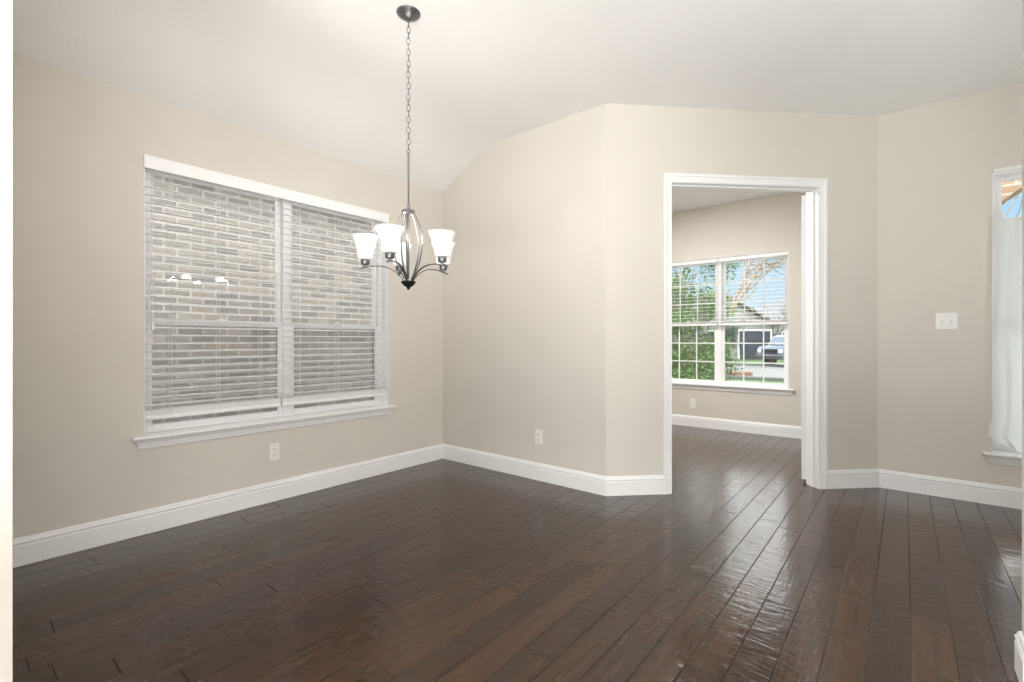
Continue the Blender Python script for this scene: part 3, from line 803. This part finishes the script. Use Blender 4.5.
# big green tree left in the far window, ~5 m beyond it
p = G(687, 11.0); leafy_tree('leafy_tree', p, 4.6, 0.95, 19000, .085, 'large light green leafy tree filling the left half of the far window', seed=3, low=.12)
p = G(705, 8.9); leafy_tree('leafy_shrub', p, 1.25, .55, 2200, .07, 'yellow-green shrub under the leafy tree behind the far window', seed=5, low=.15, trunkr=.03, cat='shrub')
p = G(727, 26.0); leafy_tree('evergreen_shrub', p, 2.3, .75, 3600, .10, 'dark green shrub in front of the pale house beyond the street', 'darkleaf', seed=8, low=.1, trunkr=.06, cat='shrub')

def aimed_tree(loc, d1, L, r, label, seed, mname='bark', depth=3, group=None, extra=()):
    rnd = random.Random(seed); t = thing('bare_tree', T(*loc), label, 'tree', group)
    b = MB(); branchy(b, Vector((0, 0, 0)), d1, L, r, depth, rnd, None, .5, 3, 8)
    for (p0, d, l, rr, dp) in extra: branchy(b, Vector(p0), Vector(d).normalized(), l, rr, dp, rnd, None, .45, 3, 7)
    b.build('branches', M[mname], t, smooth=True)
    return t
# leaning two-stemmed bare tree seen in the right half of the far window
base = G(717, 15.0)
tt = thing('bare_tree', T(*base), 'bare leaning tree with two tan limbs crossing the sky in the far window', 'tree')
b = MB(); rnd = random.Random(11)
fork = W(722, 322, 15) - base
b.tube([Vector((0, 0, 0)), fork * .5 + Vector((-.05, 0, 0)), fork], [.15, .11, .085], 10)
for tgt, rr in ((W(752, 255, 15.3) - base, .06), (W(768, 250, 14.6) - base, .07)):
    st_ = fork if rr < .065 else fork + Vector((0, 0, 0))
    mid = (st_ + tgt) * .5 + Vector((.12, 0, -.12)); pts = []
    for i in range(9):
        t = i / 8; pts.append(st_ * (1 - t) ** 2 + mid * 2 * t * (1 - t) + tgt * t * t)
    b.tube(pts, [rr * (1 - .45 * i / 8) for i in range(9)], 9)
    for i in (3, 5, 6, 7, 8):
        for s_ in range(2):
            d = Vector((rnd.uniform(.1, 1.0), rnd.uniform(-.5, .5), rnd.uniform(-.25, .7))).normalized()
            branchy(b, pts[i], d, rnd.uniform(.7, 1.3), .026, 2, rnd, None, .5, 3, 5)
b.build('branches', M['bark'], tt, smooth=True)
# bare trees beyond the street
for k, (px, d, L, seed, lb) in enumerate(((776, 34.5, 2.0, 21, 'grey bare tree right of the slate-blue garage door across the street'),
                                      (712, 52, 3.4, 22, 'tall grey bare tree rising behind the brown-roofed house'),
                                      (792, 34, 2.4, 24, 'grey bare tree at the right edge of the far window'))):
    aimed_tree(G(px, d), Vector((0, 0, 1)), L, .13, lb, seed, 'greybark', 3, 'bare trees beyond the street')
# tree seen through the porch arch
p = P(1.35, 13.0, GZ); aimed_tree(p, Vector((0.0, .0, 1)), 2.3, .10, 'bare tan tree seen through the porch arch', 31, 'bark', 3)

# ------------------------------------------------------------------ houses across the street
def house(px0, px1, d, wallh, ridge, label, roofm, wallm, garage=None, wins=(), ang=0.0, fascia='vinyl', deep=9.0, peak=.5):
    x0 = (px0 - 512) / 476 * d; x1 = (px1 - 512) / 476 * d; wd = x1 - x0
    t = thing('house', T(x0 + wd / 2, d, GZ) @ Matrix.Rotation(ang, 4, 'Z'), label, 'house')
    h = wd / 2
    b = MB(); b.box(-h, h, 0, deep, 0, wallh); pk = -h + peak * wd
    b.prism([(-h, wallh), (h, wallh), (pk, ridge)], 0.02, deep - .02, lambda a_, c, dd: Vector((a_, dd, c))); b.build('wall', M[wallm], t)
    r = MB(); ov = .35
    for sx, X in ((-1, -h), (1, h)):
        sl = (ridge - wallh) / abs(X - pk)
        e = X + sx * ov; ez = wallh - sl * ov
        r.strip([[(e, y, ez + .05), (pk, y, ridge + .05), (pk, y, ridge + .2), (e, y, ez + .2)] for y in (-ov, deep + ov)], closed=True)
    r.build('roof', M[roofm], t)
    if garage:
        g0, g1, gh = garage; gx0 = (g0 - 512) / 476 * d - x0 - h; gx1 = (g1 - 512) / 476 * d - x0 - h
        g = MB(); nP = 4
        for i in range(nP): 
            for j in range(4):
                xa = gx0 + (gx1 - gx0) * j / 4; xb = gx0 + (gx1 - gx0) * (j + 1) / 4
                g.cbox(xa + .01, xb - .01, -.06, 0.0, gh * i / nP + .01, gh * (i + 1) / nP - .01, .02)
        gd = g.build('garage_door', M['slate'], t)
        fr = MB(); fr.cbox(gx0 - .12, gx0, -.08, 0, 0, gh + .12, .01); fr.cbox(gx1, gx1 + .12, -.08, 0, 0, gh + .12, .01); fr.cbox(gx0, gx1, -.08, 0, gh, gh + .12, .01)
        fr.build('garage_door_frame', M['vinyl'], t)
    for (wx, wz, ww, wh) in wins:
        f = MB(); ring(f, wx - ww / 2, wx + ww / 2, -.05, 0, wz, wz + wh, .07, .01); fo = f.build('window_frame', M['vinyl'], t)
        MB().box(wx - ww / 2 + .05, wx + ww / 2 - .05, -.03, -.01, wz + .05, wz + wh - .05).build('pane', M['carglass'], fo)
house(700, 772, 36, 2.7, 5.0, 'pale stone house with brown gable roof and slate-blue garage door across the street', 'roof', 'stone', garage=(739, 770, 2.15), wins=((-1.6, .9, 1.0, 1.3),), peak=.25)
house(742, 775, 62, 3.2, 5.6, 'distant house with grey roof seen above the street behind the garage', 'greyroof', 'stone', wins=((1.0, 1, 1.2, 1.3),), peak=.3)
house(774, 850, 44, 2.9, 5.4, 'tan house with grey roof behind the silver-blue pickup truck', 'greyroof', 'stone', wins=((-2.2, .9, 1.2, 1.4), (0.8, .9, 1.2, 1.4)), peak=.6)

# ------------------------------------------------------------------ pickup truck parked across the street, nose towards the left
def truck():
    p = G(789, 26.0)
    t = thing('pickup_truck', T(p.x, p.y, GZ + .02) @ Matrix.Rotation(math.radians(12), 4, 'Z'), 'silver-blue pickup truck parked on the street outside the far window', 'truck')
    b = MB(); hw = .95
    side = [(-1.25, .42), (-1.22, .95), (-1.12, 1.08), (-.55, 1.14), (-.25, 1.62), (-.05, 1.70), (1.15, 1.70), (1.35, 1.60), (1.45, 1.16), (3.6, 1.14), (3.65, .45), (3.2, .40), (-.9, .38)]
    fn = lambda a_, c, d: Vector((a_, d, c))
    b.strip([[fn(a_, c, y) for a_, c in side] if abs(y) < .9 else [fn(a_ * .985 + .01, .5 + (c - .5) * (.97 if c > 1.2 else .985), y) for a_, c in side] for y in (-hw, -hw + .08, hw - .08, hw)], closed=True)
    b.build('body', M['carpaint'], t, smooth=True)
    g = MB()
    for y0, y1 in ((-hw - .004, -hw + .01), (hw - .01, hw + .004)):
        g.prism([(-.42, 1.16), (-.20, 1.56), (.42, 1.60), (.42, 1.16)], y0, y1, fn); g.prism([(.50, 1.16), (.50, 1.60), (1.12, 1.58), (1.30, 1.16)], y0, y1, fn)
    g.prism([(-.575, 1.17), (-.275, 1.62), (-.255, 1.61), (-.555, 1.15)], -.78, .78, fn)
    g.build('windows', M['carglass'], t)
    for x in (-.45, 2.7):
        for y in (-hw + .08, hw - .08):
            w_ = MB(); w_.lathe([(.0, -.12), (.22, -.12), (.36, -.11), (.38, -.06), (.38, .06), (.36, .11), (.22, .12), (0, .12)], 24)
            wo_ = w_.build('wheel', M['rubber'], t, smooth=True); wo_.location = (x, y, .38 - .02); wo_.rotation_euler = (pi / 2, 0, 0)
            hc = MB().lathe([(0, -.128), (.20, -.124), (.21, -.10), (.21, .10), (.20, .124), (0, .128)], 18).build('hubcap', M['nickel'], wo_, smooth=True)
    MB().cbox(-1.36, -1.20, -.92, .92, .42, .62, .03).build('bumper', M['nickel'], t)
    MB().cbox(-1.262, -1.20, -.55, .55, .68, .95, .01).build('grille', M['dkmetal'], t)
    for y in (-.78, .78): MB().cbox(-1.265, -1.19, y - .13, y + .13, .74, .94, .02).build('headlight', M['plate'], t)
    for y in (-.85, .85): MB().cbox(3.60, 3.67, y - .06, y + .06, .75, 1.05, .01).build('tail_light', M['lamp_red'], t)
truck()
# low curved stone border on the lawn
pb = G(737, 18.0); pb.z = GZ
pt = thing('stone_border', T(*pb), 'low heap of orange-tan edging stones on the lawn outside the far window', 'stone border')
b = MB(); rnd = random.Random(4)
for i in range(9):
    a = pi * i / 8
    for k in range(2):
        m_ = T(.45 * math.cos(a), -.3 * math.sin(a), .07 + k * .13) @ Matrix.Rotation(a + rnd.uniform(-.2, .2), 4, 'Z'); b.cbox(-.07, .07, -.11, .11, -.065, .065, .02, m_)
b.build('stones', M['planter'], pt)
